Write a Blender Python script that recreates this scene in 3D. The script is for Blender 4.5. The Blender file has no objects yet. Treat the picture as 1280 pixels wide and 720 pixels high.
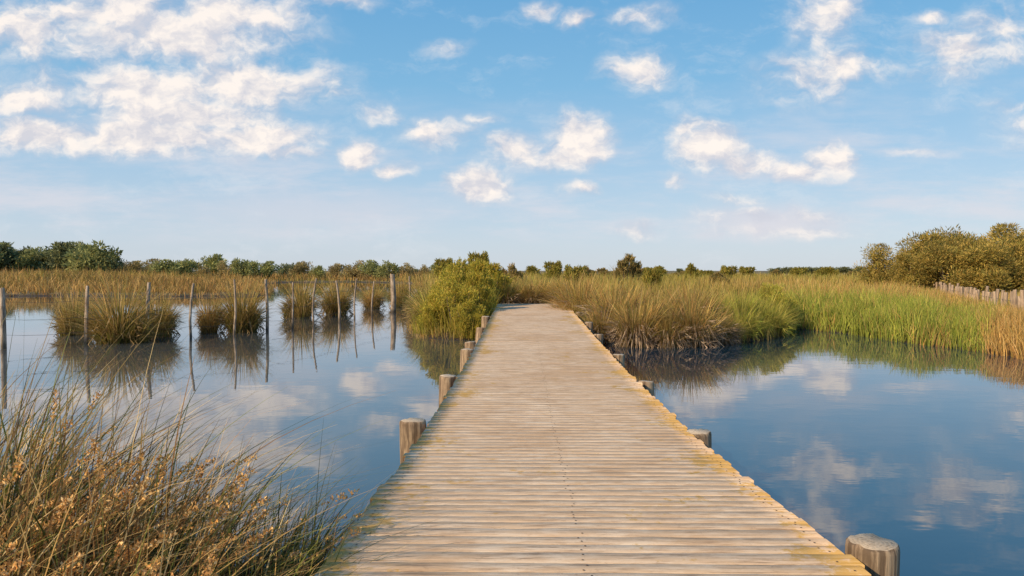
import bpy, math, numpy as np
from mathutils import Vector
rng = np.random.default_rng(7)
scene = bpy.context.scene
COL = scene.collection
F = 924.4
CAMZ = 2.0

# ------------------------------------------------------------------ helpers
def link(o):
    COL.objects.link(o); return o

def tag(o, label=None, category=None, group=None, kind=None):
    if label: o["label"] = label
    if category: o["category"] = category
    if group: o["group"] = group
    if kind: o["kind"] = kind
    return o

def mesh_np(name, V, Q, C=None, mats=(), smooth=False, matidx=None):
    me = bpy.data.meshes.new(name)
    V = np.ascontiguousarray(V, dtype=np.float32); Q = np.ascontiguousarray(Q, dtype=np.int32)
    k = Q.shape[1]
    me.vertices.add(len(V)); me.vertices.foreach_set("co", V.ravel())
    me.loops.add(Q.size); me.loops.foreach_set("vertex_index", Q.ravel())
    me.polygons.add(len(Q)); me.polygons.foreach_set("loop_start", np.arange(0, Q.size, k, dtype=np.int32))
    if smooth: me.polygons.foreach_set("use_smooth", np.ones(len(Q), dtype=bool))
    me.update(calc_edges=True)
    if C is not None:
        a = me.color_attributes.new("col", 'FLOAT_COLOR', 'POINT')
        C4 = np.ones((len(V), 4), dtype=np.float32); C4[:, :3] = C
        a.data.foreach_set("color", C4.ravel())
    for m in mats: me.materials.append(m)
    if matidx is not None: me.polygons.foreach_set("material_index", np.asarray(matidx, dtype=np.int32))
    return me

def blades(P, H, W, ang, lean, C, segs=3, droop=0.35, tipC=None, side=None):
    n = len(P)
    d = np.stack([np.cos(ang), np.sin(ang), np.zeros(n)], 1)
    sa = rng.uniform(0, math.pi, n) if side is None else side
    s = np.stack([np.cos(sa), np.sin(sa), np.zeros(n)], 1)
    Vs = []; Cs = []
    for k in range(segs + 1):
        t = k / segs
        pos = P + d * (H * lean * t ** 1.9)[:, None]
        pos[:, 2] += H * (t - droop * lean * t * t)
        w = (W * (1 - 0.88 * t ** 1.6))[:, None] * 0.5
        Vs.append(pos - s * w); Vs.append(pos + s * w)
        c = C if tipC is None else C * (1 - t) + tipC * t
        Cs.append(c); Cs.append(c)
    V = np.stack(Vs, 1).reshape(-1, 3); CC = np.stack(Cs, 1).reshape(-1, 3)
    m = 2 * (segs + 1)
    base = (np.arange(n) * m)[:, None]
    Q = np.concatenate([base + np.array([2*k, 2*k+1, 2*k+3, 2*k+2]) for k in range(segs)], 0)
    return V, Q, CC

def leaves(P, D, L, W, C):
    n = len(P)
    D = D / (np.linalg.norm(D, axis=1, keepdims=True) + 1e-9)
    R = rng.normal(size=(n, 3)); S = np.cross(D, R); S /= (np.linalg.norm(S, axis=1, keepdims=True) + 1e-9)
    L = L[:, None]; W = W[:, None]
    V = np.stack([P, P + D*L*.5 + S*W*.5, P + D*L, P + D*L*.5 - S*W*.5], 1).reshape(-1, 3)
    Q = np.arange(4*n).reshape(n, 4)
    return V, Q, np.repeat(C, 4, 0)

def merge(parts):
    V = []; Q = []; C = []; o = 0
    for v, q, c in parts:
        V.append(v); Q.append(q + o); C.append(c); o += len(v)
    return np.concatenate(V), np.concatenate(Q), np.concatenate(C)

def tube(pts, radii, sides=8, col=(.1, .08, .05), cap=False):
    pts = np.array(pts, float); n = len(pts); radii = np.array(radii, float)
    V = []
    for i in range(n):
        a = pts[max(i-1, 0)]; b = pts[min(i+1, n-1)]
        t = (b - a) / (np.linalg.norm(b - a) + 1e-9)
        ref = np.array([1, 0, 0]) if abs(t[0]) < .8 else np.array([0, 1, 0])
        u = np.cross(t, ref); u /= np.linalg.norm(u); w = np.cross(t, u)
        th = np.arange(sides) * 2 * math.pi / sides
        V.append(pts[i] + radii[i] * (np.cos(th)[:, None]*u + np.sin(th)[:, None]*w))
    V = np.concatenate(V)
    Q = []
    for i in range(n-1):
        for j in range(sides):
            Q.append([i*sides+j, i*sides+(j+1) % sides, (i+1)*sides+(j+1) % sides, (i+1)*sides+j])
    return V, np.array(Q), np.tile(np.array(col, float), (len(V), 1))

def empty(name, loc):
    e = bpy.data.objects.new(name, None); e.empty_display_size = .2; e.location = loc
    return link(e)

def child(name, me, parent):
    o = bpy.data.objects.new(name, me); link(o); o.parent = parent
    return o

def snoise(x, y, s=1.0, seed=0):
    r = np.random.default_rng(seed); out = 0
    for i in range(7):
        a = r.uniform(0, 6.28); f = s * r.uniform(.5, 2.2); p = r.uniform(0, 6.28)
        out = out + np.sin((x*math.cos(a) + y*math.sin(a))*f + p)
    return out / 4.0

# ------------------------------------------------------------------ node helpers
def new_mat(name):
    m = bpy.data.materials.new(name); m.use_nodes = True
    nt = m.node_tree; nt.nodes.clear()
    return m, nt
def nd(nt, t, **k):
    n = nt.nodes.new(t)
    for a, b in k.items(): setattr(n, a, b)
    return n
def mth(nt, op, a, b=None, c=None, clamp=False):
    n = nt.nodes.new('ShaderNodeMath'); n.operation = op; n.use_clamp = clamp
    for i, v in enumerate((a, b, c)):
        if v is None: continue
        if isinstance(v, (int, float)): n.inputs[i].default_value = v
        else: nt.links.new(v, n.inputs[i])
    return n.outputs[0]
def vmth(nt, op, a, b=None, out=0):
    n = nt.nodes.new('ShaderNodeVectorMath'); n.operation = op
    for i, v in enumerate((a, b)):
        if v is None: continue
        if isinstance(v, (tuple, list)): n.inputs[i].default_value = v
        else: nt.links.new(v, n.inputs[i])
    return n.outputs[out]
def mixc(nt, f, a, b, mode='MIX'):
    n = nt.nodes.new('ShaderNodeMix'); n.data_type = 'RGBA'; n.blend_type = mode
    for s, v in ((0, f), (6, a), (7, b)):
        if isinstance(v, (int, float)): n.inputs[s].default_value = v
        elif isinstance(v, (tuple, list)): n.inputs[s].default_value = (*v[:3], 1)
        else: nt.links.new(v, n.inputs[s])
    return n.outputs[2]
def sstep(nt, v, lo, hi):
    n = nt.nodes.new('ShaderNodeMapRange'); n.interpolation_type = 'SMOOTHSTEP'
    nt.links.new(v, n.inputs[0]); n.inputs[1].default_value = lo; n.inputs[2].default_value = hi
    return n.outputs[0]
def noise(nt, vec, scale, detail=4, rough=.55, out=0):
    n = nt.nodes.new('ShaderNodeTexNoise'); n.inputs['Scale'].default_value = scale
    n.inputs['Detail'].default_value = detail; n.inputs['Roughness'].default_value = rough
    nt.links.new(vec, n.inputs['Vector']); return n.outputs[out]
def vscale(nt, vec, s):
    return vmth(nt, 'MULTIPLY', vec, s)

# ------------------------------------------------------------------ materials
def foliage_mat(name, trans=.25, rough=.65):
    m, nt = new_mat(name)
    a = nd(nt, 'ShaderNodeAttribute', attribute_name='col')
    g = nd(nt, 'ShaderNodeNewGeometry')
    n = noise(nt, g.outputs['Position'], 1.3, 2)
    f = mth(nt, 'MULTIPLY_ADD', n, .7, .68)
    c = vmth(nt, 'SCALE', a.outputs['Color']); sc = c.node; nt.links.new(f, sc.inputs['Scale'])
    p = nd(nt, 'ShaderNodeBsdfPrincipled'); p.inputs['Roughness'].default_value = rough
    p.inputs['Specular IOR Level'].default_value = .3
    t = nd(nt, 'ShaderNodeBsdfTranslucent'); mx = nd(nt, 'ShaderNodeMixShader'); mx.inputs[0].default_value = trans
    nt.links.new(c, p.inputs['Base Color']); nt.links.new(c, t.inputs['Color'])
    nt.links.new(p.outputs[0], mx.inputs[1]); nt.links.new(t.outputs[0], mx.inputs[2])
    o = nd(nt, 'ShaderNodeOutputMaterial'); nt.links.new(mx.outputs[0], o.inputs[0])
    return m
M_GRASS = foliage_mat("grass_blade", .27)
M_LEAF = foliage_mat("leaf_green", .38)
M_BARK = foliage_mat("bark", 0, .9)

def wood_mat(name, c1, c2, dark, rings=False):
    m, nt = new_mat(name)
    tc = nd(nt, 'ShaderNodeTexCoord'); oi = nd(nt, 'ShaderNodeObjectInfo')
    v = vmth(nt, 'ADD', tc.outputs['Object'], None)
    cm = nd(nt, 'ShaderNodeCombineXYZ'); nt.links.new(mth(nt, 'MULTIPLY', oi.outputs['Random'], 37.), cm.inputs[0])
    nt.links.new(cm.outputs[0], v.node.inputs[1])
    sc = vscale(nt, v, (30, 30, 1.8))
    n1 = noise(nt, sc, 1.0, 7, .66); n2 = noise(nt, v, 5., 4)
    if rings:
        ln = vmth(nt, 'LENGTH', vscale(nt, tc.outputs['Object'], (1, 1, 0)), out=1)
        r = mth(nt, 'SINE', mth(nt, 'ADD', mth(nt, 'MULTIPLY', ln, 300.), mth(nt, 'MULTIPLY', n2, 16.)))
        n3 = noise(nt, tc.outputs['Object'], 45., 5, .75)
        n1 = mth(nt, 'ADD', mth(nt, 'MULTIPLY_ADD', r, .05, .20), mth(nt, 'MULTIPLY', n3, .75))
    c = mixc(nt, sstep(nt, n2, .35, .65), c1, c2)
    c = mixc(nt, mth(nt, 'MULTIPLY', sstep(nt, n1, .60, .40), .85), c, dark)
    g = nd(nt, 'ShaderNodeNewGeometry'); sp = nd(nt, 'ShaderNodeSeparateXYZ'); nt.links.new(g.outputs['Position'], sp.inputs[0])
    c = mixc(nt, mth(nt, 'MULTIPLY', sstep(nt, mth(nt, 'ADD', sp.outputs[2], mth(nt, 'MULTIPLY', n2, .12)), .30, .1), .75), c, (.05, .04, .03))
    p = nd(nt, 'ShaderNodeBsdfPrincipled'); p.inputs['Roughness'].default_value = .85
    p.inputs['Specular IOR Level'].default_value = .2
    nt.links.new(c, p.inputs['Base Color'])
    b = nd(nt, 'ShaderNodeBump'); b.inputs['Strength'].default_value = .9; b.inputs['Distance'].default_value = .012
    nt.links.new(n1, b.inputs['Height']); nt.links.new(b.outputs[0], p.inputs['Normal'])
    o = nd(nt, 'ShaderNodeOutputMaterial'); nt.links.new(p.outputs[0], o.inputs[0])
    return m
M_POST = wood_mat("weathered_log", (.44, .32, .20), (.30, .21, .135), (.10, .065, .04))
M_POSTTOP = wood_mat("log_end_grain", (.68, .54, .38), (.50, .39, .27), (.26, .185, .12), rings=True)
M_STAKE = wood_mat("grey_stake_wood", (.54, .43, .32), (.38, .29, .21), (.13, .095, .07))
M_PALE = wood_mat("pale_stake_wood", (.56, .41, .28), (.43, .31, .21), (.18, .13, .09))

def deck_mat():
    m, nt = new_mat("weathered_deck_planks")
    tc = nd(nt, 'ShaderNodeTexCoord'); a = nd(nt, 'ShaderNodeAttribute', attribute_name='col')
    sp = nd(nt, 'ShaderNodeSeparateColor'); nt.links.new(a.outputs['Color'], sp.inputs[0])
    R, G, B = sp.outputs[0], sp.outputs[1], sp.outputs[2]
    off = nd(nt, 'ShaderNodeCombineXYZ'); nt.links.new(mth(nt, 'MULTIPLY', R, 91.), off.inputs[0]); nt.links.new(mth(nt, 'MULTIPLY', B, 53.), off.inputs[2])
    v = vmth(nt, 'ADD', tc.outputs['Object'], off.outputs[0])
    g1 = noise(nt, vscale(nt, v, (3.4, 46, 8)), 1., 8, .76)
    g2 = noise(nt, vscale(nt, v, (2.6, 120, 8)), 1., 5, .66)
    st = noise(nt, vscale(nt, v, (4.5, 11, 2)), 1., 6, .72)
    big = noise(nt, tc.outputs['Object'], .9, 7, .72)
    sp2 = noise(nt, tc.outputs['Object'], 24., 6, .75)
    base = mixc(nt, R, (.69, .49, .315), (.62, .43, .265))
    base = mixc(nt, sstep(nt, st, .42, .66), base, (.78, .60, .42))
    base = mixc(nt, mth(nt, 'MULTIPLY', sstep(nt, big, .44, .64), .6), base, (.54, .34, .185))
    base = mixc(nt, mth(nt, 'MULTIPLY', sstep(nt, g1, .50, .34), .9), base, (.28, .175, .11))
    base = mixc(nt, mth(nt, 'MULTIPLY', sstep(nt, g2, .46, .3), .7), base, (.22, .14, .09))
    base = mixc(nt, mth(nt, 'MULTIPLY', sstep(nt, sp2, .56, .70), .45), base, (.32, .21, .135))
    e = mth(nt, 'ABSOLUTE', mth(nt, 'MULTIPLY_ADD', G, 2., -1.))
    ln = noise(nt, tc.outputs['Object'], 11., 7, .78)
    ln2 = noise(nt, tc.outputs['Object'], 1.6, 4, .65)
    lm = mth(nt, 'ADD', mth(nt, 'MULTIPLY', sstep(nt, e, .45, 1.08), .19), mth(nt, 'ADD', mth(nt, 'MULTIPLY', ln, .8), mth(nt, 'MULTIPLY', ln2, .8)))
    lm = sstep(nt, lm, .92, 1.03)
    base = mixc(nt, mth(nt, 'MULTIPLY', lm, .72), base, (.50, .28, .04))
    p = nd(nt, 'ShaderNodeBsdfPrincipled'); p.inputs['Roughness'].default_value = .85
    p.inputs['Specular IOR Level'].default_value = .12
    nt.links.new(base, p.inputs['Base Color'])
    h = mth(nt, 'ADD', mth(nt, 'MULTIPLY', g1, 1.), mth(nt, 'MULTIPLY', g2, .5))
    b = nd(nt, 'ShaderNodeBump'); b.inputs['Strength'].default_value = .6; b.inputs['Distance'].default_value = .004
    nt.links.new(h, b.inputs['Height']); nt.links.new(b.outputs[0], p.inputs['Normal'])
    o = nd(nt, 'ShaderNodeOutputMaterial'); nt.links.new(p.outputs[0], o.inputs[0])
    return m
M_DECK = deck_mat()
def plain(name, c, rough=.6, metal=0):
    m, nt = new_mat(name); tc = nd(nt, 'ShaderNodeTexCoord')
    n = noise(nt, tc.outputs['Object'], 40., 3)
    p = nd(nt, 'ShaderNodeBsdfPrincipled'); p.inputs['Roughness'].default_value = rough; p.inputs['Metallic'].default_value = metal
    nt.links.new(mixc(nt, n, c, tuple(x*.5 for x in c)), p.inputs['Base Color'])
    o = nd(nt, 'ShaderNodeOutputMaterial'); nt.links.new(p.outputs[0], o.inputs[0]); return m
M_NAIL = plain("rusty_nail", (.06, .035, .025), .7)
M_WIRE = plain("fence_wire", (.12, .1, .09), .6, .3)

def water_mat():
    m, nt = new_mat("still_pond_water")
    tc = nd(nt, 'ShaderNodeTexCoord')
    n1 = noise(nt, vscale(nt, tc.outputs['Object'], (1.0, 1.6, 1)), 1.4, 3, .5)
    n2 = noise(nt, vscale(nt, tc.outputs['Object'], (1.0, 2.0, 1)), 9., 2, .5)
    patch = noise(nt, tc.outputs['Object'], .12, 3, .5)
    h = mth(nt, 'ADD', n1, mth(nt, 'MULTIPLY', mth(nt, 'MULTIPLY', n2, .10), sstep(nt, patch, .4, .6)))
    b = nd(nt, 'ShaderNodeBump'); b.inputs['Strength'].default_value = 1.; b.inputs['Distance'].default_value = .0016
    nt.links.new(h, b.inputs['Height'])
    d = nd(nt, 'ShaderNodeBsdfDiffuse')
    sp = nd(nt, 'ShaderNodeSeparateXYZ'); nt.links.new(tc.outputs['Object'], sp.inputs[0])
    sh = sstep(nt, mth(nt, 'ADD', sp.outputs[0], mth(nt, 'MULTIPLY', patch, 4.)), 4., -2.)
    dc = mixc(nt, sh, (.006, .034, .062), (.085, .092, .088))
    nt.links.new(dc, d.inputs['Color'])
    gl = nd(nt, 'ShaderNodeBsdfGlossy'); gl.inputs['Roughness'].default_value = .008; gl.inputs['Color'].default_value = (.97, .96, .96, 1)
    fr = nd(nt, 'ShaderNodeFresnel'); fr.inputs['IOR'].default_value = 1.5
    nt.links.new(b.outputs[0], gl.inputs['Normal']); nt.links.new(b.outputs[0], fr.inputs['Normal'])
    mx = nd(nt, 'ShaderNodeMixShader'); nt.links.new(mth(nt, 'MULTIPLY_ADD', fr.outputs[0], .98, .08, clamp=True), mx.inputs[0])
    nt.links.new(d.outputs[0], mx.inputs[1]); nt.links.new(gl.outputs[0], mx.inputs[2])
    o = nd(nt, 'ShaderNodeOutputMaterial'); nt.links.new(mx.outputs[0], o.inputs[0]); return m
M_WATER = water_mat()

def ground_mat():
    m, nt = new_mat("marsh_soil"); g = nd(nt, 'ShaderNodeNewGeometry')
    n1 = noise(nt, g.outputs['Position'], .35, 5); n2 = noise(nt, g.outputs['Position'], 6., 5, .65)
    c = mixc(nt, sstep(nt, n1, .4, .6), (.22, .15, .07), (.14, .13, .045))
    c = mixc(nt, sstep(nt, n2, .4, .65), c, (.10, .075, .045))
    sp = nd(nt, 'ShaderNodeSeparateXYZ'); nt.links.new(g.outputs['Position'], sp.inputs[0])
    c = mixc(nt, sstep(nt, sp.outputs[2], .16, .02), c, (.05, .035, .025))
    p = nd(nt, 'ShaderNodeBsdfPrincipled'); p.inputs['Roughness'].default_value = .95
    nt.links.new(c, p.inputs['Base Color'])
    b = nd(nt, 'ShaderNodeBump'); b.inputs['Distance'].default_value = .05; nt.links.new(n2, b.inputs['Height']); nt.links.new(b.outputs[0], p.inputs['Normal'])
    o = nd(nt, 'ShaderNodeOutputMaterial'); nt.links.new(p.outputs[0], o.inputs[0]); return m
M_GROUND = ground_mat()

# ------------------------------------------------------------------ terrain
polyA = np.array([(-2.5,21.8),(-1.5,21.3),(0,22.4),(1.5,22),(2.4,20.3),(3.4,19.4),(4.4,19.5),(5.6,20.0),(7.2,21.3),(8.7,23.3),(9.8,25.6),
 (10.3,23.8),(10.7,21),(11.3,18.7),(11.6,17),(11.5,14),(11.8,8),(12.5,0),(14,-20),(2900,-20),(2900,3500),(-2900,3500),(-2900,62),(-200,62),
 (-60,56),(-46,55),(-36,58),(-25,56),(-19.5,59),(-25.5,78),(-35,102),(-38,122),(-28,128),(-15,112),(-8.5,70),(-5,40),(-4.0,30),(-3.3,24)], float)
polyB = np.array([(-14,-10),(-9,1.5),(-6,3.6),(-4.6,4.9),(-3,4.9),(-1.7,4.5),(-1.0,4.2),(-.6,3.6),(-.3,2.4),(1.3,1.9),(2.0,.5),(3,-10)], float)
def sdist(poly, x, y):
    px, py = x.ravel(), y.ravel()
    best = np.full(px.shape, 1e18); inside = np.zeros(px.shape, bool)
    n = len(poly)
    for i in range(n):
        ax, ay = poly[i]; bx, by = poly[(i+1) % n]
        dx, dy = bx-ax, by-ay
        t = np.clip(((px-ax)*dx + (py-ay)*dy) / (dx*dx+dy*dy), 0, 1)
        best = np.minimum(best, (px-ax-t*dx)**2 + (py-ay-t*dy)**2)
        cond = ((ay > py) != (by > py)) & (px < dx*(py-ay)/(dy if dy != 0 else 1e-9) + ax)
        inside ^= cond
    s = np.sqrt(best); s[~inside] *= -1
    return s.reshape(x.shape)
def land_s(x, y):
    return sdist(polyA, x, y) + .2*snoise(x, y, 1.3, 3)
def height(x, y):
    sa = land_s(x, y); sb = sdist(polyB, x, y) + .12*snoise(x, y, 2., 5)
    ha = np.where(sa > 0, np.minimum(.22, sa*.35), np.maximum(-.7, sa*.6))
    ha = ha + np.where(sa > .3, .05*snoise(x, y, .8, 8), 0) + np.where(sa > 0, .5*np.exp(-((x-.8)**2/6 + (y-28)**2/14)), 0)
    hb = np.where(sb > 0, np.minimum(.42, sb*.45), np.maximum(-.7, sb*.5))
    return np.maximum(ha, hb)
n = 380
t = np.linspace(-1, 1, n); b_ = math.asinh(600); gx = 5*np.sinh(b_*t)*.93; gy = 5*np.sinh(b_*t) + 14
X, Y = np.meshgrid(gx, gy); Z = height(X, Y)
V = np.stack([X, Y, Z], -1).reshape(-1, 3)
i, j = np.meshgrid(np.arange(n-1), np.arange(n-1)); a = (j*n+i).ravel()
Q = np.stack([a, a+1, a+n+1, a+n], 1)
g = link(bpy.data.objects.new("ground", mesh_np("ground", V, Q, mats=(M_GROUND,), smooth=True)))
tag(g, "low marshy ground of dark soil around the ponds", "ground", kind="structure")
w = link(bpy.data.objects.new("water", mesh_np("water", np.array([(-2500,-200,0),(2500,-200,0),(2500,2900,0),(-2500,2900,0)]), np.array([[0,1,2,3]]), mats=(M_WATER,))))
tag(w, "still blue pond water reflecting the sky", "water", kind="structure")

# ------------------------------------------------------------------ boardwalk
dd = np.linspace(0, 30, 601)
zz = np.interp(dd, [0, 3.17, 4.07, 5.1, 6.52, 10.6, 15, 25.8, 30], [.70, .69, .655, .60, .55, .545, .60, .83, .9])
ker = np.hanning(25); ker /= ker.sum()
zz = np.convolve(np.pad(zz, 12, mode='edge'), ker, 'valid')
def dz(d): return float(np.interp(d, dd, zz))
def dcx(d): return .30 + .0155*d
bw = empty("boardwalk", (dcx(14), 14, 0)); tag(bw, "weathered wooden plank boardwalk on round log posts over water", "boardwalk")
BL = np.array([dcx(14), 14, 0])
HW = 1.2
V = []; Q = []; C = []; MI = []
d = 1.3; pitch = .122; nseg = 14
while d < 25.85:
    pt = pitch*rng.uniform(.84, 1.16)
    pw = pt - abs(rng.normal())*.0022 - .0008
    r1, r2 = rng.uniform(), rng.uniform()
    x0 = -HW + rng.normal()*.011; x1 = HW + rng.normal()*.011
    zc = dz(d + pw/2) + rng.normal()*.0008; sl = (dz(d+pw) - dz(d)) + rng.normal()*.0003
    skew = rng.normal()*.0016; th = .04; ch = .0016
    prof = [(0, -th), (0, -ch), (ch, 0), (pw-ch, 0), (pw, -ch), (pw, -th)]
    base = len(V)
    for k in range(nseg+1):
        tt = k/nseg; xx = x0 + (x1-x0)*tt
        wob = [rng.normal()*.0012 for _ in range(2)]
        zw = rng.normal()*.0005
        for q, (py, pz) in enumerate(prof):
            yy = d + py + skew*(tt-.5)*2 + (wob[0] if q < 3 else wob[1])
            V.append((dcx(yy) + xx, yy - xx*.0155, zc + pz + sl*(py/pw-.5) + zw))
            C.append((r1, min(max((xx/HW+1)/2, 0), 1), r2))
    m_ = len(prof)
    for k in range(nseg):
        for q in range(m_):
            a0 = base+k*m_+q; a1 = base+k*m_+(q+1) % m_
            Q.append((a0, a1, a1+m_, a0+m_)); MI.append(0)
    e0 = base; e1 = base+nseg*m_
    Q.append((e0, e0+1, e0+4, e0+5)); Q.append((e0+1, e0+2, e0+3, e0+4)); Q.append((e1+5, e1+4, e1+1, e1)); Q.append((e1+4, e1+3, e1+2, e1+1)); MI += [0]*4
    if d < 16:
        for ux in (-1.12, -.02, 1.12):
            for fy in (.25, .75):
                cx = ux + rng.normal()*.012; cy = d + pw*fy + rng.normal()*.006; r = .0055
                if rng.uniform() < .15: continue
                bb = len(V)
                zt = zc + sl*(fy-.5) + .0024
                for th_ in range(8):
                    an = th_*math.pi/4
                    V.append((dcx(cy)+cx+r*math.cos(an), cy-cx*.0155+r*math.sin(an), zt)); C.append((0, .5, 0))
                Q.append((bb, bb+1, bb+2, bb+3)); Q.append((bb, bb+3, bb+4, bb+7)); Q.append((bb+4, bb+5, bb+6, bb+7)); MI += [1]*3
    d += pt
V = np.array(V) - BL
me = mesh_np("deck", V, np.array(Q), np.array(C), mats=(M_DECK, M_NAIL), matidx=MI)
child("deck", me, bw)

def box_mesh(name, pts, w, h, mat):
    V = []; Q = []
    for (x, y, z) in pts:
        V += [(x-w/2, y, z), (x+w/2, y, z), (x+w/2, y, z-h), (x-w/2, y, z-h)]
    for i in range(len(pts)-1):
        for q in range(4): Q.append((i*4+q, i*4+(q+1) % 4, i*4+4+(q+1) % 4, i*4+4+q))
    Q.append((3, 2, 1, 0)); e = len(V)-4; Q.append((e, e+1, e+2, e+3))
    return mesh_np(name, np.array(V, float), np.array(Q), mats=(mat,))
for s in (-1, 0, 1):
    pts = [(dcx(y)+s*1.02-BL[0], y-14, dz(y)-.043) for y in np.arange(1.4, 25.9, .7)]
    child("beam", box_mesh("beam", pts, .08, .15, M_POST), bw)

def log_mesh(name, h, r, r2=None, seed=0, sides=18, top_tilt=.0, mats=(M_POST, M_POSTTOP), rough=1.):
    rr = np.random.default_rng(seed); r2 = r2 or r
    V = []; Q = []; MI = []
    zs = [0, h*.25, h*.5, h*.75, h-.03, h-.010, h]
    sc = [1, 1, 1, 1, 1, .97, .90]
    ph = rr.uniform(0, 6.28, 3); bend = rr.normal(size=2)*.012*h*rough
    for z, s in zip(zs, sc):
        rad = (r + (r2-r)*z/h)*s
        for k in range(sides):
            a = 2*math.pi*k/sides
            q = rad*(1 + rough*(.03*math.sin(2*a+ph[0]+z) + .025*math.sin(3*a+ph[1]+2*z) + .02*math.sin(5*a+ph[2])) + rr.normal()*.008*rough)
            bx = math.sin(z/h*math.pi)
            V.append((q*math.cos(a)+bend[0]*bx, q*math.sin(a)+bend[1]*bx, z + (top_tilt*q*math.cos(a+ph[0]) if z > h-.05 else 0) + (rr.normal()*.003*rough if z > h-.01 else 0)))
    nz = len(zs)
    for i in range(nz-1):
        for k in range(sides):
            Q.append((i*sides+k, i*sides+(k+1) % sides, (i+1)*sides+(k+1) % sides, (i+1)*sides+k)); MI.append(0)
    c = len(V); V.append((0, 0, h+.001)); b = (nz-1)*sides
    for k in range(0, sides, 2):
        Q.append((c, b+k, b+(k+1) % sides, b+(k+2) % sides)); MI.append(1)
    return mesh_np(name, np.array(V), np.array(Q), mats=mats, smooth=False, matidx=MI)
for s, ds in ((1, [3.5, 6.62, 9.75, 12.6, 15.9, 19.0, 22.2, 25.2]), (-1, [7.0, 10.1, 13.2, 14.6, 17.5, 20.6, 23.7])):
    for k, y in enumerate(ds):
        r = .118 if s == -1 else (.108 if k else .125)
        x = dcx(y) + s*(HW + r + .012) ; top = dz(y) + (rng.uniform(-.015, .02) if k else .025)
        o = child("post", log_mesh("post", top+.8, r*rng.uniform(.94, 1.08), seed=k*3+s+5, top_tilt=rng.uniform(.0, .08), rough=1.1, sides=22), bw)
        o.location = (x-BL[0], y-14, -.8)
        o.rotation_euler = (rng.normal()*.018, rng.normal()*.02, rng.uniform(0, 6))
for y in (3.7, 6.8, 9.93, 12.9, 16.0, 19.0, 22.0):
    x0 = dcx(y); z = dz(y)-.2
    V = np.array([(x0+sx*1.3, y+sy, z-hz) for sx in (-1, 1) for sy in (-.05, .05) for hz in (0, .14)]) - BL
    o = child("cross_beam", mesh_np("cross_beam", V, np.array([(0,1,3,2),(4,6,7,5),(0,4,5,1),(2,3,7,6),(0,2,6,4),(1,5,7,3)]), mats=(M_POST,)), bw)

# ------------------------------------------------------------------ fences
def px2w(px, d): return (px-640)*d/F
def wire_mesh(pts, r):
    P = []
    for a, b in zip(pts[:-1], pts[1:]):
        a = np.array(a); b = np.array(b)
        for t_ in np.linspace(0, 1, 5)[:-1]:
            p = a*(1-t_)+b*t_; p[2] -= .05*4*t_*(1-t_); P.append(p)
    P.append(np.array(pts[-1]))
    v, q, c = tube(P, [r]*len(P), 5)
    return mesh_np("wire", v, q, mats=(M_WIRE,))
fl = [(3,18.9,1.55,.065,0),(108,20.1,1.58,.052,.045),(182,21.0,1.66,.055,.07),(240,21.9,1.62,.040,-.01),(290,23.0,1.72,.036,.04),(332,24.3,1.70,.052,-.015),(365,25.7,1.58,.034,.03),
      (395,27.3,1.70,.036,.01),(422,29.0,1.60,.05,-.04),(445,30.9,1.66,.036,.02),(466,33.,1.52,.04,.05),(490,35.3,1.82,.13,0),(513,38,1.7,.05,-.03)]
fe = empty("wire_fence", (px2w(240, 21.9), 21.9, 0)); tag(fe, "old wire fence of thin weathered stakes standing in the pond", "fence")
tops = []
for k, (px, d, h, r, ti) in enumerate(fl):
    x = px2w(px, d)
    o = child("post", log_mesh("post", h+.6, r*1.1, r*.8, seed=40+k, sides=10, mats=(M_STAKE, M_STAKE), rough=2.0), fe)
    o.location = (x-fe.location[0]-ti*.9, d-21.9, -.6); o.rotation_euler = (rng.normal()*.02, ti, 0)
    tops.append((x-fe.location[0], d-21.9))
tops = [(px2w(-110, 18)-fe.location[0], 18-21.9)] + tops
o = child("post", log_mesh("post", 2.2, .05, .04, seed=77, sides=10, mats=(M_STAKE, M_STAKE)), fe); o.location = (tops[0][0], tops[0][1], -.6)
for hz in (.35, .75, 1.2):
    child("wire", wire_mesh([(x, y-.05, hz) for x, y in tops], .0045), fe)

fa, fb = np.array([15.6, 22.]), np.array([27.2, 48.])
L = np.linalg.norm(fb-fa); nst = int(L/.66)
fe2 = empty("stake_fence", (*fa, 0)); tag(fe2, "wooden stake fence half buried in tall grass", "fence")
stk = [log_mesh("stake", 1.32, .07, .06, seed=90+k, sides=10, mats=(M_PALE, M_PALE)) for k in range(4)]
for k in range(nst):
    p = fa + (fb-fa)*k/nst; o = child("stake", stk[k % 4], fe2)
    o.location = (p[0]-fa[0], p[1]-fa[1], rng.uniform(-.18, .08)); o.rotation_euler = (rng.normal()*.05, rng.normal()*.05, rng.uniform(0, 6))
child("wire", wire_mesh([(0, 0, 1.0), (*(fb-fa)/2, 1.0), (*(fb-fa), 1.0)], .006), fe2)

# ------------------------------------------------------------------ vegetation palettes
def pick(pal, n, var=.22):
    pal = np.array(pal, float); idx = rng.integers(0, len(pal), n)
    return pal[idx] * (1 + rng.normal(size=(n, 1))*var).clip(.4, 1.8)
STRAW = [(.66,.41,.13),(.54,.32,.09),(.72,.49,.19),(.44,.25,.07),(.38,.29,.07)]
RUSSET = [(.56,.29,.08),(.44,.22,.06),(.62,.38,.12),(.28,.20,.05),(.28,.15,.06)]
OLIVE = [(.31,.27,.045),(.38,.31,.06),(.21,.22,.035),(.46,.34,.08)]
GREEN = [(.27,.32,.045),(.38,.38,.07),(.19,.25,.035),(.50,.43,.10)]
DARKG = [(.06,.09,.02),(.08,.10,.025),(.045,.065,.018)]
DBASE = [(.12,.11,.03),(.16,.10,.04),(.09,.095,.025),(.22,.15,.055)]  # blade root colours, kept dark to put shading at tussock bases into the colour

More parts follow.
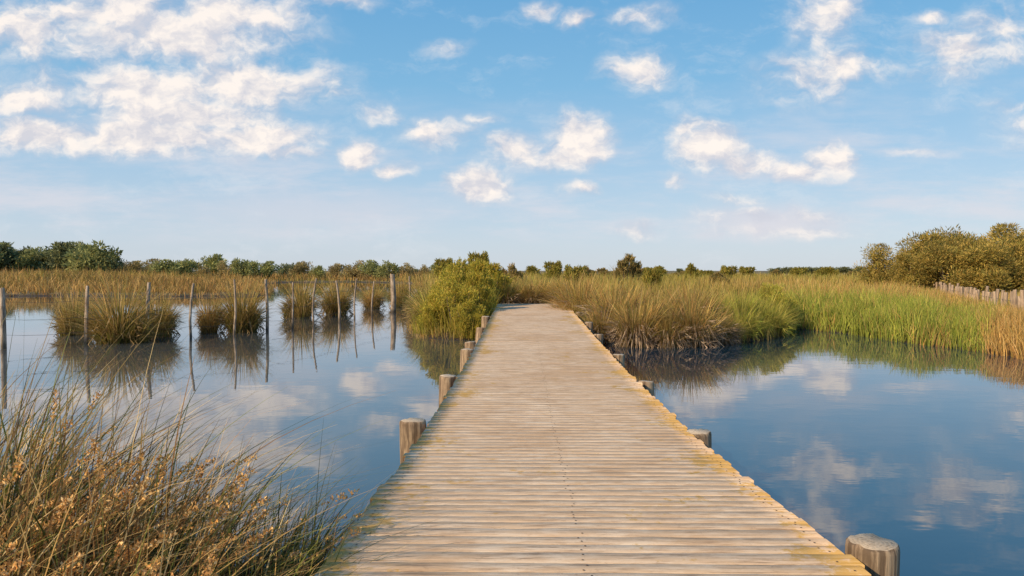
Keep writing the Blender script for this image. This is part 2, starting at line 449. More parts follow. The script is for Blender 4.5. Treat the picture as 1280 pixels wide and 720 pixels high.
def tussock_mesh(name, R, H, nb, pal, basecol, wid=.02, spread=.8, skirt=.25, skpal=None, nf=5, side_h=(.5, .82)):
    parts = []
    for f in range(nf):
        fa_ = f*6.28/(nf-1)+rng.uniform(-.4, .4); fr_ = 0 if f == 0 else R*rng.uniform(.25, .5)
        cx, cy = fr_*math.cos(fa_), fr_*math.sin(fa_)
        m = int(nb/nf*(1.6 if f == 0 else .85)); r = R*(.36 if f == 0 else .26)*np.sqrt(rng.uniform(0, 1, m)); a = rng.uniform(0, 6.28, m)
        P = np.stack([cx+r*np.cos(a), cy+r*np.sin(a), np.full(m, -.1)], 1)
        q_ = r/(R*(.36 if f == 0 else .26))
        h = H*(1 if f == 0 else rng.uniform(*side_h))*rng.uniform(.6, 1.12, m)*(1-.2*q_**2)
        lean = q_*spread*rng.uniform(.3, 1.5, m) + rng.uniform(0, .15, m)
        tone = rng.uniform(.72, 1.28)
        ox = np.cos(a)*r + .8*cx; oy = np.sin(a)*r + .8*cy
        parts.append(blades(P, h, np.full(m, wid)*rng.uniform(.5, 1.5, m), np.arctan2(oy, ox)+rng.normal(size=m)*.35, lean, pick(basecol, m)*tone, 5, .42, tipC=pick(pal, m)*tone))
    m = int(nb*skirt)
    a2 = rng.uniform(0, 2*math.pi, m); P2 = np.stack([R*.6*np.cos(a2), R*.6*np.sin(a2), rng.uniform(.0, .4, m)*H], 1)
    D = np.stack([np.cos(a2)*.8, np.sin(a2)*.8, rng.uniform(-1.6, .3, m)], 1)
    parts.append(leaves(P2, D, rng.uniform(.15, .4, m)*H, np.full(m, wid*1.1), pick(skpal or [(.26,.17,.07),(.18,.12,.05),(.34,.23,.10)], m)))
    v, q, c = merge(parts)
    return mesh_np(name, v, q, c, mats=(M_GRASS,))

def zland(x, y): return float(max(height(np.array([[x]]), np.array([[y]]))[0, 0], -.05))
def put(name, me, x, y, s=1., label=None, cat=None, group=None, sz=None, z=None):
    o = link(bpy.data.objects.new(name, me)); o.location = (x, y, zland(x, y) if z is None else z)
    o.rotation_euler = (0, 0, rng.uniform(0, 6.28)); o.scale = (s, s, sz or s)
    tag(o, label, cat, group); return o

tA = [tussock_mesh("rush_tussock", .95, 1.65, 1400, STRAW+OLIVE[:2], DBASE+OLIVE[2:3], .027, 1.05, .12, side_h=(.5, .78)) for _ in range(3)] + [tussock_mesh("rush_tussock", .9, 1.6, 1300, RUSSET[:3]+STRAW+OLIVE[:2], DBASE, .027, 1.05, .12, side_h=(.5, .78))]
GT = "rush tussocks growing in the pond"
for k, (px, by, wpx, hpx) in enumerate([(92,422,46,66),(150,432,84,84),(196,424,54,66),(262,419,36,58),(302,418,58,72),(376,399,46,54),(420,395,44,50),
                         (466,387,32,38),(500,384,30,42),(530,394,34,56)]):
    d = CAMZ*F/(by-338)+1.0; s = hpx*d/F/1.33
    put("rush_tussock", tA[k % 4], px2w(px, d), d, wpx*d/F/1.75, "golden straw and olive rush tussock growing out of still water", "rush", GT, sz=s, z=-.02)
MAUVE = [(.44,.32,.22),(.36,.26,.17),(.52,.39,.26),(.20,.14,.10)]
tB = [tussock_mesh("rush_tussock", 1.1, 1.7, 1800, OLIVE+STRAW+RUSSET[:2], [(.26,.17,.08),(.34,.24,.12),(.15,.12,.045)], .024, .95, .4, MAUVE, 6, (.55, .95)) for _ in range(4)]
tC = [tussock_mesh("rush_tussock", 1.1, 1.5, 1500, OLIVE+STRAW[:3]+GREEN[:2], OLIVE[:3]+DBASE, .021, .7) for _ in range(2)]
LG = [(.38,.40,.05),(.50,.46,.075),(.28,.33,.04),(.58,.47,.11),(.46,.35,.08)]
tD = [tussock_mesh("rush_tussock", 1.0, 1.45, 1500, LG+OLIVE, [(.22,.24,.04),(.28,.27,.05),(.16,.15,.035)], .023, .85, .12, LG, 6, (.5, 1.)) for _ in range(3)]
GI = "rush tussocks on the bank"
for k, (x, y, s, h) in enumerate([(2.5,20.5,.68,.78),(3.3,19.7,.78,.95),(4.1,19.5,.68,.80),(4.8,19.8,.82,1.0),(5.6,20.3,.65,.70),(3.0,21.6,.95,1.08),(4.1,21.2,.9,.92),(5.1,21.5,.85,1.04),(5.7,22.9,.95,.92),(2.3,24.0,.95,1.08),(3.9,24.0,1.05,1.0),(6.4,24.5,.95,1.02),
                               (2.2,26.6,.9,.98),(3.1,27.2,1.1,1.04),(5.2,25.9,1.05,.95),(1.95,23,.5,.6),(-.2,27.2,.9,.8),(.7,27.4,.95,.74),(1.5,27.4,.9,.8)]):
    put("rush_tussock", tB[k % 4], x, y, s, "golden olive rush tussock with pale dead stems overhanging the bank", "rush", GI, sz=h)
for k, (x, y, s, h) in enumerate([(6.1,20.8,.55,.55),(6.6,21.3,.7,.85),(7.3,21.8,.5,.55),(7.9,22.6,.75,.76),(8.5,23.6,.55,.62),(8.9,24.6,.7,.88),(7.1,23.0,.8,1.02),(9.4,25.9,.8,.78),(8.1,25,.8,.98),(6.2,22.4,.8,.9),(9.7,27.2,.8,.9),(7.4,22.5,.7,.9),(8.4,24.3,.7,.95)]):
    put("rush_tussock", tD[k % 3], x, y, s, "yellow-green rush tussock on the bank", "rush", GI, sz=h)
for k, (x, y, s) in enumerate([(-2.8,25.2,.85),(-3.0,27.2,.95),(-2.4,28.5,1.),(-.3,30,1.0),(1.2,30.2,1.05),(-1.5,30,1.05),(7.5,26.5,.95),(8.6,28,1.),(-3.5,30,.9),(-3.8,33,1)]):
    put("rush_tussock", tC[k % 2], x, y, s, "olive green rush tussock in the marsh", "rush", GI)

# shrubs
def shrub_mesh(R, H, nl, pal, L=.10, W=.02, seed=0, lumps=14, up=.9):
    r0 = np.random.default_rng(seed)
    parts_s = []; parts_l = []
    for i in range(lumps):
        a = r0.uniform(0, 6.28); rr = R*.78*math.sqrt(r0.uniform(0, 1))
        zc = H*(.12 + .72*r0.uniform())*(1-.35*(rr/R)**2)
        c = np.array([rr*math.cos(a), rr*math.sin(a), zc]); lr = R*r0.uniform(.20, .36)
        m = nl//lumps
        dv = r0.normal(size=(m, 3)); dv /= np.linalg.norm(dv, axis=1, keepdims=True)
        rad = lr*r0.uniform(.35, 1.12, m)**.6
        rad *= 1 + .28*np.sin(dv[:, 0]*7+i)*np.sin(dv[:, 2]*9)
        P = c + dv*rad[:, None]*np.array([1, 1, .95]); P[:, 2] = np.maximum(P[:, 2], .0)
        D = dv*.7 + np.array([0, 0, up]) + r0.normal(size=(m, 3))*.45
        col = pick(pal, m, .2)*r0.uniform(.65, 1.28)
        parts_l.append(leaves(P, D, L*r0.uniform(.6, 1.5, m), np.full(m, W), col))
        mid = c*.5 + np.array([0, 0, -.05]); parts_s.append(tube([(c[0]*.15, c[1]*.15, -.1), mid, c, c+np.array([0,0,lr*.5])], [.03*H, .02*H, .01*H, .004*H], 5, (.16,.12,.08)))
        k = 20
        dv = r0.normal(size=(k, 3)); dv[:, 2] = abs(dv[:, 2])+.5; dv /= np.linalg.norm(dv, axis=1, keepdims=True)
        for q in range(k):
            ln = lr*r0.uniform(1.1, 1.7); tt = r0.uniform(.45, 1, 22)
            P = c + dv[q]*ln*tt[:, None] + r0.normal(size=(22, 3))*.012
            parts_l.append(leaves(P, dv[q]+r0.normal(size=(22, 3))*.5, np.full(22, L*.7), np.full(22, W), pick(pal, 22, .1)*1.1))
    m = 350; a = r0.uniform(0, 6.28, m); rr = R*.95*np.sqrt(r0.uniform(0, 1, m))
    P = np.stack([rr*np.cos(a), rr*np.sin(a), np.full(m, -.05)], 1)
    cc = pick(pal, m)*1.1
    parts_l.append(blades(P, H*r0.uniform(.3, .95, m)*(1-.4*(rr/R)**2), np.full(m, W*.9), a, r0.uniform(.05, .6, m), cc*.7, 4, .3, tipC=cc))
    return merge(parts_l), merge(parts_s)
def shrub(name, x, y, data, s, label, cat="shrub", group=None, sz=None):
    e = empty(name, (x, y, zland(x, y))); e.scale = (s, s, sz or s); e.rotation_euler = (0, 0, rng.uniform(0, 6.28))
    tag(e, label, cat, group)
    child("foliage", data[0], e); child("stem", data[1], e); return e
def mk(pal, seed, R=1., H=1.7, nl=9500, L=.10, W=.022, lumps=20):
    l, s = shrub_mesh(R, H, nl, pal, L, W, seed, lumps)
    return mesh_np("foliage", *l, mats=(M_LEAF,)), mesh_np("stem", *s, mats=(M_BARK,))
YG = [(.42,.36,.045),(.54,.43,.06),(.27,.26,.035),(.35,.33,.045),(.60,.41,.08)]
YG2 = [(.38,.38,.05),(.52,.45,.075),(.27,.30,.04),(.58,.44,.09),(.44,.34,.07)]
sA = [mk(YG, 11), mk(YG, 12), mk(YG2, 13)]
GS = "green shrubs on the bank"
for k, (x, y, s, h, v) in enumerate([(-1.75,22.4,.85,.85,0),(-1.15,22.9,.62,1.0,1),(-1.95,24.2,1.0,1.12,0),(-1.1,24.4,.62,1.16,1),(-1.7,26.4,1.1,1.17,0),(-.8,27.3,.95,1.05,1),(-1.3,21.7,.55,.6,0),(-2.4,22.6,.65,.7,1),(-.98,21.6,.35,.45,1),
        (8.9,25.2,.7,.8,2)]):
    shrub("green_shrub", x, y, sA[v], s, "dense olive-yellow shrub at the water's edge" if v < 2 else "sunlit yellow-green bushy shrub on the bank", group=GS, sz=h)
BR = [(.36,.25,.09),(.28,.21,.07),(.42,.30,.11),(.22,.20,.06)]
def mkf(pal, seed):
    l, s = shrub_mesh(1.2, 2.0, 3400, pal, .2, .05, seed, 10)
    return mesh_np("foliage", *l, mats=(M_LEAF,)), mesh_np("stem", *s, mats=(M_BARK,))
sF = [mkf(BR, 21), mkf(OLIVE, 22)]
FS = [(782,319,60,50,0),(597,320,55,46,1),(640,331,50,30,0),(690,330,70,40,1),(735,333,70,30,0),(860,333,70,26,1),(555,326,90,40,1),(900,342,60,40,0),(720,337,40,50,1),(815,341,38,40,1)]
px = 610
while px < 1075:
    FS.append((px, 337+rng.uniform(-3, 4), rng.uniform(80, 110), rng.uniform(16, 42), int(rng.integers(2)))); px += rng.uniform(12, 38)
for px, top, d, wpx, v in FS:
    H = CAMZ + (338-top)*d/F
    shrub("marsh_shrub", px2w(px, d), d, sF[v], wpx*d/F/2.6, "brownish bushy shrub rising over the marsh grass" if v == 0 else "olive green bushy shrub rising over the marsh grass", group="shrubs in the marsh", sz=H/2.05)

# ------------------------------------------------------------------ trees
def tree_data(seed, H, R, nl, pal, L, W, trunk_h=.3, limbs=9, lo=.35):
    r0 = np.random.default_rng(seed); wood = []; lf = []
    wood.append(tube([(0,0,-.3),(.03*H*r0.normal(),.02*H,H*trunk_h*.6),(.04*H*r0.normal(),0,H*trunk_h),(0,0,H*.75)], [.045*H,.035*H,.028*H,.008*H], 8, (.16,.12,.085)))
    for i in range(limbs):
        a = i*2.4+r0.uniform(-.4,.4); el = r0.uniform(.0, 1.0); rr = R*r0.uniform(.35, .85)*(1-.5*el)
        e = np.array([rr*math.cos(a), rr*math.sin(a), H*(lo+(.82-lo)*el)])
        wood.append(tube([(0,0,H*trunk_h*r0.uniform(.6,1.1)), e*.55+np.array([0,0,.03*H]), e], [.02*H,.012*H,.004*H], 6, (.16,.12,.085)))
        for j in range(r0.integers(3, 6)):
            c = e + r0.normal(size=3)*R*.17; lr = R*r0.uniform(.18, .34); m = int(nl/(limbs*4.2))
            dv = r0.normal(size=(m, 3)); dv /= np.linalg.norm(dv, axis=1, keepdims=True)
            P = c + dv*(lr*r0.uniform(.1, 1.15, m)**.6)[:, None]*np.array([1, 1, .8])
            P[:, 2] = np.clip(P[:, 2], .1, H*1.02)
            D = dv + np.array([0, 0, .4]) + r0.normal(size=(m, 3))*.5
            lf.append(leaves(P, D, L*r0.uniform(.6, 1.5, m), np.full(m, W), pick(pal, m, .15)*r0.uniform(.65, 1.35)))
    return merge(lf), merge(wood)
TAM = [(.42,.30,.065),(.30,.24,.05),(.48,.33,.085),(.21,.19,.045)]
tt = []
for s in (31, 32, 33):
    l, wd = tree_data(s, 4.5, 2.6, 16000, TAM, .24, .06, .2, 16, .15)
    tt.append((mesh_np("crown", *l, mats=(M_LEAF,)), mesh_np("trunk", *wd, mats=(M_BARK,))))
for k, (px, top, d, wpx) in enumerate([(1104,312,48,60),(1162,293,50,90),(1205,288,54,100),(1252,289,48,110),(1310,288,50,110),(1228,297,44,90),(1355,290,48,100),(1138,318,46,56),(1185,305,45,80),(1285,303,44,80)]):
    H = CAMZ + (338-top)*d/F - .2
    e = empty("tamarisk_tree", (px2w(px, d), d, zland(px2w(px, d), d))); e.scale = (wpx*d/F/5.0,)*2 + (H/4.3,); e.rotation_euler = (0, 0, rng.uniform(0, 6))
    tag(e, "low bushy tree with golden olive feathery crown in tall grass", "tree", "bushy trees beyond the fence")
    child("crown", tt[k % 3][0], e); child("trunk", tt[k % 3][1], e)
def far_tree(seed, pal):
    (a, b) = tree_data(seed, 6., 4.2, 2400, pal, .55, .3, .2, 9)
    v, q, c = merge([a, b]); return mesh_np("far_tree", v, q, c, mats=(M_LEAF,))
DK = [(.20,.21,.09),(.25,.25,.10),(.15,.17,.08)]  # skyline tree palettes, greyed and lightened to put distance haze in the leaf colour
MG = [(.30,.31,.11),(.38,.36,.12),(.23,.25,.09)]
OB = [(.37,.30,.12),(.31,.26,.11),(.42,.31,.13)]
ft = {c: [far_tree(50+i*7+j, p) for j in range(3)] for i, (c, p) in enumerate((('d', DK), ('g', MG), ('o', OB)))}
names = {'d': "dark green rounded tree on the marsh skyline", 'g': "fresh green bushy tree on the marsh skyline", 'o': "olive brown bushy tree on the marsh skyline"}
px = -40
while px < 610:
    if px < 150: top = 314 + 5*math.sin(px*.05) + rng.normal()*3; c = rng.choice(['d', 'd', 'g']); d = 160; st = rng.uniform(8, 14)
    elif px < 200: top = 328 + rng.normal()*2; c = rng.choice(['g', 'o']); d = 170; st = rng.uniform(9, 18)
    elif px < 330: top = 325 + rng.normal()*3; c = rng.choice(['g', 'g', 'o']); d = 130; st = rng.uniform(10, 20)
    elif px < 500: top = 328 + rng.normal()*3; c = rng.choice(['g', 'o', 'd']); d = 140; st = rng.uniform(11, 24)
    else: top = 332 + rng.normal()*3; c = rng.choice(['o', 'g']); d = 150; st = rng.uniform(12, 26)
    d += rng.uniform(-12, 12); H = CAMZ + (338-top)*d/F; sx = H/6.*rng.uniform(.8, 1.15)
    o = put("far_tree", ft[c][rng.integers(3)], px2w(px, d), d, sx, names[c], "tree", "trees along the marsh skyline", sz=H/5.9, z=.1)
    px += st
for px in list(range(968, 1080, 9)) + [520, 850, 868]:
    d = 260; top = 339.5 + rng.normal()*1.; H = CAMZ+(338-top)*d/F + 1.2
    put("far_tree", ft['d'][rng.integers(3)], px2w(px, d), d, H/6*1.2, names['d'], "tree", "trees along the marsh skyline", sz=H/5.9, z=.1)

# ------------------------------------------------------------------ marsh grass (uncountable)
def scatter(N, umin, umax, dmin, dmax, smin=-.1):
    d = np.exp(rng.uniform(math.log(dmin), math.log(dmax), N)); u = rng.uniform(umin, umax, N)
    x = u*d; s = land_s(x, d); k = s > smin
    return x[k], d[k], s[k]
def field(name, x, y, s, Hf, pal_f, label, wmin=.012, seg=3, lean=(.05, .4), tuft=.2):
    nb = len(x); z = np.maximum(height(x, y), -.05)
    patch = snoise(x, y, .35, 12); p2 = snoise(x, y, 1.6, 19)
    H = Hf(x, y, s)*rng.uniform(.5, 1.12, nb)*(1+.10*patch+tuft*p2)
    C, B = pal_f(x, y, s, patch + .6*p2)
    W = np.maximum(wmin, .0010*y)*rng.uniform(.7, 1.4, nb)
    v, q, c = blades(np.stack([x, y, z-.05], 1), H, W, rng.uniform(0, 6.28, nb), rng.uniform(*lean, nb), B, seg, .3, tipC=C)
    o = link(bpy.data.objects.new(name, mesh_np(name, v, q, c, mats=(M_GRASS,))))
    tag(o, label, "grass", kind="stuff"); return o
def mixpal(p1, p2, w):
    n = len(w); return pick(p1, n)*(1-w[:, None]) + pick(p2, n)*w[:, None]
x, y, s = scatter(90000, -.95, .02, 27, 170)
k = (x < -.09*y - 0) | (y > 60); x, y, s = x[k], y[k], s[k]
def pL(x, y, s, p):
    big = snoise(x, y*.5, .22, 44)
    c = mixpal(STRAW, RUSSET, (p > -.1)*1.); ol = big > .5
    c[ol] = pick(OLIVE+STRAW[:2], int(ol.sum()))
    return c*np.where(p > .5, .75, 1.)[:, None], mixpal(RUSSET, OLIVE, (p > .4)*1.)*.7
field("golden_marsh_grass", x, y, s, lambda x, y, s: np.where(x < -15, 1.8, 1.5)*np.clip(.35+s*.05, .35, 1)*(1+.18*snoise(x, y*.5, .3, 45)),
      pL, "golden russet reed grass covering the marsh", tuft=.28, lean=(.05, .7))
x, y, s = scatter(70000, -.17, .75, 24, 140)
k = (x > -.12*y) & ~((abs(x-dcx(y)) < 1.35) & (y < 27)); x, y, s = x[k], y[k], s[k]
k = ~((x > 9.3) & (y < 46)); x, y, s = x[k], y[k], s[k]
field("olive_marsh_grass", x, y, s, lambda x, y, s: 1.3*np.clip(.5+s*.3, .4, 1)*np.clip(y/32, .8, 1.1),
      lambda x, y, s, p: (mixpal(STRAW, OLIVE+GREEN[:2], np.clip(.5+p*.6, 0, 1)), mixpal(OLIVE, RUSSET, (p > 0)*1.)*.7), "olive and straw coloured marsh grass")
x, y, s = scatter(20000, -.18, .50, 18, 27)
k = ~((abs(x-dcx(y)) < 1.3)) & (x < 10.2); x, y, s = x[k], y[k], s[k]
field("bank_grass", x, y, s, lambda x, y, s: .7*np.clip(.6+s*.3, .3, 1),
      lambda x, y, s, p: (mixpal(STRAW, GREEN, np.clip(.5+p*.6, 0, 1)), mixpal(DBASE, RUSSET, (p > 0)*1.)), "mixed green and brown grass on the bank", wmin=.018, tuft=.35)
x, y, s = scatter(120000, .36, 1.0, 15.5, 50)
k = (x > 9.5) & (y < 46+rng.normal(size=len(x))*2); x, y, s = x[k], y[k], s[k]
def hR(x, y, s):
    u = x/y
    h = np.where(y < 24, 1.3, 1.12)*np.clip(.6+s*.22, .55, 1)
    low = np.clip((u-.52)/.07, 0, 1)
    return h*(1-.38*low)
def pR(x, y, s, p):
    wgt = np.clip((x/y-.62)/.05, 0, 1)*(y < 25) ; far = np.clip((y-25)/8, 0, 1)*.42
    wgt = np.clip(np.maximum(wgt, far) + .35*(p > .2) + .08, 0, 1)
    wgt = (rng.uniform(size=len(x)) < wgt)*1.
    return mixpal(GREEN+LG[:3], STRAW, wgt), mixpal([(.22,.25,.035),(.27,.30,.045)], RUSSET, wgt)*.9
field("green_reed_bed", x, y, s, hR, pR, "tall bright green reeds lining the pond", wmin=.018, lean=(.02, .5), tuft=.18)

# ------------------------------------------------------------------ foreground rushes with seed heads
FG = "rushes growing beside the boardwalk"
def fg_plant(x0, y0, R, H, nb, seedn, mixw, label):
    r = R*np.sqrt(rng.uniform(0, 1, nb)); a = rng.uniform(0, 6.28, nb)
    P = np.stack([r*np.cos(a), r*np.sin(a), np.full(nb, -.08)], 1)
    h = H*rng.uniform(.4, 1.0, nb); tall = rng.uniform(size=nb) < .12; h[tall] *= 1.35
    ad = np.where(rng.uniform(size=nb) < .3, a, rng.normal(size=nb)*.6 + .1)
    lean = rng.uniform(.05, .9, nb); wide = rng.uniform(size=nb) < .15; lean[wide] += .5
    u = rng.uniform(size=nb)
    pal1 = [(.10,.12,.028),(.16,.18,.038),(.055,.065,.02),(.27,.25,.055)]; pal2 = [(.64,.43,.16),(.50,.31,.10),(.78,.57,.26)]; pal3 = [(.30,.16,.06),(.40,.22,.08),(.08,.05,.028)]
    C = np.where((u < mixw[0])[:, None], pick(pal1, nb), np.where((u < mixw[0]+mixw[1])[:, None], pick(pal2, nb), pick(pal3, nb)))
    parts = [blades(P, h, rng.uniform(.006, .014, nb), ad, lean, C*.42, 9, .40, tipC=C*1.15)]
    if seedn:
        cand = np.where(h < H*.8)[0]; idx = rng.choice(cand, min(seedn, len(cand)), replace=False); seedn = len(idx)
        for t0 in np.linspace(.86, .99, 5):
            tq = t0 + rng.normal(size=seedn)*.008
            d_ = np.stack([np.cos(ad[idx]), np.sin(ad[idx]), np.zeros(seedn)], 1)
            pos = P[idx] + d_*(h[idx]*lean[idx]*tq**1.9)[:, None]; pos[:, 2] += h[idx]*(tq-.40*lean[idx]*tq*tq)
            for _ in range(12):
                D = rng.normal(size=(seedn, 3)) + np.array([0, 0, .9])
                parts.append(leaves(pos+rng.normal(size=(seedn, 3))*.009, D, rng.uniform(.012, .026, seedn), rng.uniform(.009, .014, seedn), pick([(.85,.50,.17),(.70,.38,.11),(.90,.60,.26),(.50,.26,.09)], seedn)))
    v, q, c = merge(parts)
    o = link(bpy.data.objects.new("rush_plant", mesh_np("rush_plant", v, q, c, mats=(M_GRASS,)))); o.location = (x0, y0, zland(x0, y0))
    tag(o, label, "rush", FG)
L1 = "tangled straw and dark green rushes with golden seed heads"; L2 = "dense dark green rush clump leaning over the plank edge"
for (x, y, R, H, nb, sn, mw, lb) in [
    (-1.22,3.35,.36,.80,650,8,(.66,.18),L2),(-1.0,3.78,.28,.72,600,4,(.74,.14),L2),(-1.4,4.0,.35,.82,450,8,(.60,.26),L2),(-.98,3.3,.2,.54,420,3,(.74,.14),L2),(-1.0,3.55,.25,.62,450,3,(.74,.14),L2),
    (-1.75,3.25,.38,1.05,400,40,(.32,.36),L1),(-1.5,2.75,.34,.85,340,48,(.30,.36),L1),(-2.15,3.55,.4,1.25,370,38,(.32,.38),L1),
    (-2.2,2.95,.4,1.12,340,56,(.30,.36),L1),(-2.75,3.7,.42,1.45,350,32,(.32,.38),L1),(-2.0,4.2,.4,.98,280,8,(.40,.34),L1),
    (-3.2,4.4,.45,1.5,260,12,(.34,.38),L1),(-2.7,4.5,.4,1.1,240,6,(.34,.38),L1),(-1.85,2.35,.3,.8,230,46,(.30,.36),L1),(-1.3,2.75,.25,.5,300,10,(.48,.28),L1)]:
    fg_plant(x, y, R, H, nb, sn, mw, lb)
for (x, y, H, ln, an) in [(-1.6,3.6,1.25,.8,.35),(-1.3,3.4,1.0,1.0,.15),(-1.9,3.5,1.35,.85,.9),(-2.3,3.6,1.5,.7,.6),(-1.5,3.5,.9,1.1,.3),(-2.6,3.6,1.6,.6,.4),(-1.8,3.4,1.1,1.0,.1),(-3.0,4.2,1.7,.5,.5),(2.42,3.75,.45,.4,.3)]:
    nb = 10 if x < 0 else 1
    P = np.stack([rng.normal(size=nb)*.14, rng.normal(size=nb)*.14, np.zeros(nb)], 1)
    v, q, c = blades(P, np.full(nb, H)*rng.uniform(.65, 1, nb), np.full(nb, .010), an+rng.normal(size=nb)*.45, np.full(nb, ln)*rng.uniform(.6, 1.1, nb), pick([(.50,.36,.13),(.13,.15,.035),(.24,.14,.05),(.18,.19,.04)], nb), 12, .34)
    o = link(bpy.data.objects.new("grass_stalk", mesh_np("grass_stalk", v, q, c, mats=(M_GRASS,)))); o.location = (x, y, zland(x, y) if x < 0 else 0.0)
    tag(o, "long arching grass stalks at the pond edge", "grass stalk", "long grass stalks")
nb = 9000
x = rng.uniform(-6.5, -.3, nb); y = rng.uniform(1., 5., nb); k = (sdist(polyB, x, y) > -.1) & (x < dcx(y)-1.22); x, y = x[k], y[k]
field("bank_turf", x, y, np.zeros(len(x)), lambda x, y, s: np.full(len(x), .28), lambda x, y, s, p: (mixpal(STRAW, DARKG, (rng.uniform(size=len(x)) < .7)*1.), pick(DARKG+DBASE, len(x))), "short dry grass covering the near bank", wmin=.006)

# ------------------------------------------------------------------ world
SUN_EL = math.radians(30); SUN_AZ = math.radians(-128)
world = bpy.data.worlds.new("World"); scene.world = world; world.use_nodes = True
nt = world.node_tree; nt.nodes.clear()
sky = nd(nt, 'ShaderNodeTexSky'); sky.sky_type = 'NISHITA'; sky.sun_disc = False
sky.sun_elevation = SUN_EL; sky.sun_rotation = SUN_AZ % (2*math.pi); sky.air_density = 1.0; sky.dust_density = .6; sky.ozone_density = 1.6
tc = nd(nt, 'ShaderNodeTexCoord'); sp = nd(nt, 'ShaderNodeSeparateXYZ'); nt.links.new(tc.outputs['Generated'], sp.inputs[0])
ay = mth(nt, 'MAXIMUM', mth(nt, 'ABSOLUTE', sp.outputs[1]), .05)
cb = nd(nt, 'ShaderNodeCombineXYZ'); nt.links.new(mth(nt, 'DIVIDE', sp.outputs[0], ay), cb.inputs[0]); nt.links.new(mth(nt, 'DIVIDE', sp.outputs[2], ay), cb.inputs[1])
uv = cb.outputs[0]
wn = vmth(nt, 'SUBTRACT', noise(nt, uv, 14., 4, .6, out=1), (.5, .5, .5))
uvw = vmth(nt, 'ADD', uv, vscale(nt, wn, (.06, .04, 0)))
blobs = [
 (60,40,150,46,.68),(130,15,120,36,.86),(210,50,190,50,.92),(300,105,140,42,1.0),(180,110,150,46,.92),(60,172,140,26,1.0),(190,172,170,30,1.1),(320,170,95,22,1.0),(290,20,120,36,.86),(20,125,70,26,.64),(372,190,50,12,.6),(230,145,160,32,.96),
 (452,193,32,24,1.15),(495,214,26,15,.95),(472,142,32,18,.6),(548,165,56,24,.66),(600,232,46,28,1.15),(640,190,54,26,.82),(722,172,46,38,1.15),(700,197,44,20,.95),(722,235,34,12,.65),(600,146,36,10,.45),
 (795,88,52,28,.74),(722,26,28,14,.88),(676,14,24,14,.68),(800,22,56,18,.54),(880,185,58,34,1.02),(925,202,50,24,.88),(1005,212,50,18,.84),(1038,198,34,28,1.15),(856,165,28,24,.85),
 (1000,105,74,40,.56),(1060,85,72,30,.64),(1020,30,50,50,.6),(1050,10,36,30,.62),(1205,65,84,34,.76),(1245,35,60,36,.76),(1180,92,52,22,.62),(1270,130,50,12,.5),(1150,192,44,8,.55),
 (960,272,130,16,.45),(990,290,120,12,.42),(790,288,44,14,.5),(915,250,44,12,.42),(430,8,54,12,.55),(560,60,36,12,.42),(420,120,54,14,.42),(838,228,20,12,.55),(1160,20,28,12,.45),
 (1400,150,160,60,.8),(1500,40,180,70,.8),(-180,120,200,60,.9),(-260,20,200,80,.8)]
fld = None
for (bx, by, rx, ry, am) in blobs:
    dlt = vmth(nt, 'SUBTRACT', uvw, ((bx-640)/F, (338-by)/F, 0))
    ln = vmth(nt, 'LENGTH', vscale(nt, dlt, (F/rx/1.25, F/ry/1.25, 0)), out=1)
    f = mth(nt, 'MULTIPLY_ADD', ln, -am, am)
    fld = f if fld is None else mth(nt, 'MAXIMUM', fld, f)
fld = mth(nt, 'MAXIMUM', fld, 0.)
uvn = vscale(nt, uvw, (1, 1.5, 1))
fb1 = noise(nt, uvn, 13., 8, .60)
fb2 = noise(nt, vmth(nt, 'ADD', uvn, (-.009, .018, 0)), 13., 5, .60)
gate = mth(nt, 'MULTIPLY', fld, 3.5, clamp=True)
dens = mth(nt, 'ADD', mth(nt, 'MULTIPLY', fld, 1.4), mth(nt, 'MULTIPLY', mth(nt, 'MULTIPLY', mth(nt, 'SUBTRACT', fb1, .5), 2.5), gate))
alpha = mth(nt, 'MULTIPLY', sstep(nt, dens, -.02, 1.1), .94)
rel = mth(nt, 'MULTIPLY_ADD', mth(nt, 'SUBTRACT', fb1, fb2), 5., .5, clamp=True)
core = sstep(nt, dens, .2, 1.0)
lit = mth(nt, 'MULTIPLY_ADD', rel, .75, mth(nt, 'MULTIPLY', core, .3), clamp=True)
S = 0.12; K = 1/S
ccol = mixc(nt, lit, (.54*K, .57*K, .68*K), (1.05*K, .95*K, .87*K))
el = mth(nt, 'MAXIMUM', sp.outputs[2], 0.)
ramp = nd(nt, 'ShaderNodeValToRGB'); nt.links.new(el, ramp.inputs[0])
cr = ramp.color_ramp; cr.elements[0].position = 0; cr.elements[0].color = (.62, .69, .78, 1)
cr.elements[1].position = .7; cr.elements[1].color = (.06, .26, .58, 1)
for p_, c_ in ((.05, (.55, .67, .80, 1)), (.13, (.40, .60, .80, 1)), (.24, (.22, .50, .77, 1)), (.36, (.14, .41, .72, 1))):
    e_ = cr.elements.new(p_); e_.color = c_
rk = vmth(nt, 'SCALE', ramp.outputs[0]); rk.node.inputs['Scale'].default_value = K
tint = mixc(nt, .84, sky.outputs[0], rk)
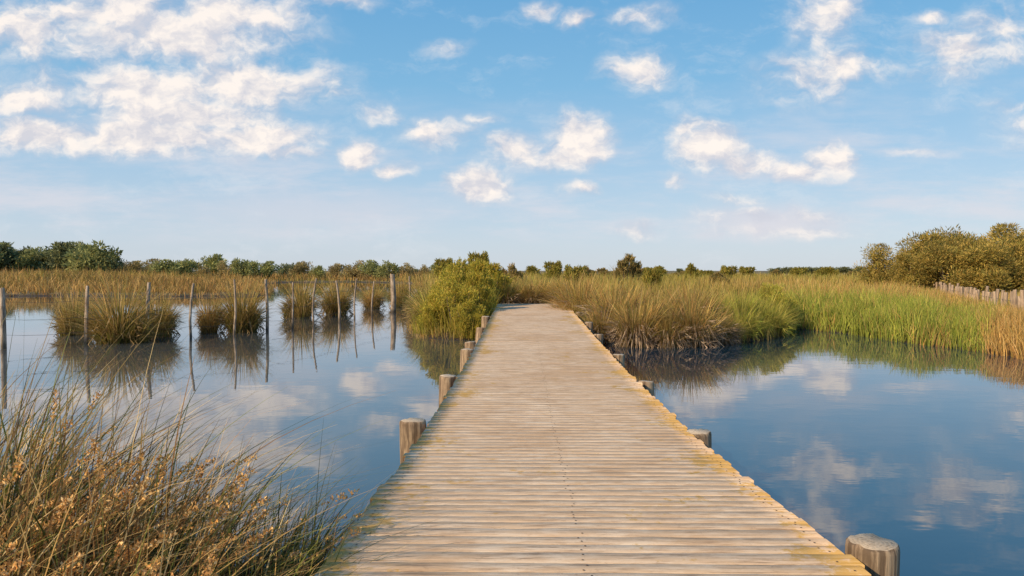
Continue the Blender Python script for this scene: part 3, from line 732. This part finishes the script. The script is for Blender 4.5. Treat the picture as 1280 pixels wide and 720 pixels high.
vn = noise(nt, vscale(nt, uv, (1.6, 8., 1)), 2.2, 6, .62)
veil = mth(nt, 'MULTIPLY', mth(nt, 'MULTIPLY', sstep(nt, vn, .42, .70), .6), mth(nt, 'MULTIPLY', sstep(nt, el, .02, .06), sstep(nt, el, .26, .10)))
tint = mixc(nt, veil, tint, (.78*K, .745*K, .79*K))
for (hx, hy, hrx, hry, ha_) in ((965, 278, 150, 34, .6), (390, 262, 260, 40, .35)):
    dl = vmth(nt, 'LENGTH', vscale(nt, vmth(nt, 'SUBTRACT', uvw, ((hx-640)/F, (338-hy)/F, 0)), (F/hrx, F/hry, 0)), out=1)
    tint = mixc(nt, mth(nt, 'MULTIPLY', sstep(nt, dl, 1., .1), ha_), tint, (.80*K, .73*K, .77*K))
vn2 = noise(nt, vscale(nt, uvw, (1.5, 3.5, 1)), 4., 7, .68)
tint = mixc(nt, mth(nt, 'MULTIPLY', sstep(nt, vn2, .50, .75), .38), tint, (.80*K, .82*K, .86*K))
fin = mixc(nt, alpha, tint, ccol)
bg = nd(nt, 'ShaderNodeBackground'); bg.inputs['Strength'].default_value = S
nt.links.new(fin, bg.inputs['Color'])
wo = nd(nt, 'ShaderNodeOutputWorld'); nt.links.new(bg.outputs[0], wo.inputs[0])

ld = bpy.data.lights.new("sun", 'SUN'); ld.energy = 5.0; ld.angle = math.radians(.5); ld.color = (1., .79, .54)
lo = link(bpy.data.objects.new("sun", ld))
dirv = Vector((math.sin(SUN_AZ)*math.cos(SUN_EL), math.cos(SUN_AZ)*math.cos(SUN_EL), math.sin(SUN_EL)))
lo.rotation_euler = dirv.to_track_quat('Z', 'Y').to_euler(); lo.location = (0, 0, 30)

cd = bpy.data.cameras.new("camera"); cd.sensor_width = 36; cd.lens = 26; cd.clip_end = 8000; cd.clip_start = .05
co = link(bpy.data.objects.new("camera", cd)); co.location = (0, 0, CAMZ); co.rotation_euler = (math.radians(90-1.364), 0, 0)
scene.camera = co
scene.view_settings.view_transform = 'Standard'; scene.view_settings.look = 'None'; scene.view_settings.exposure = 0
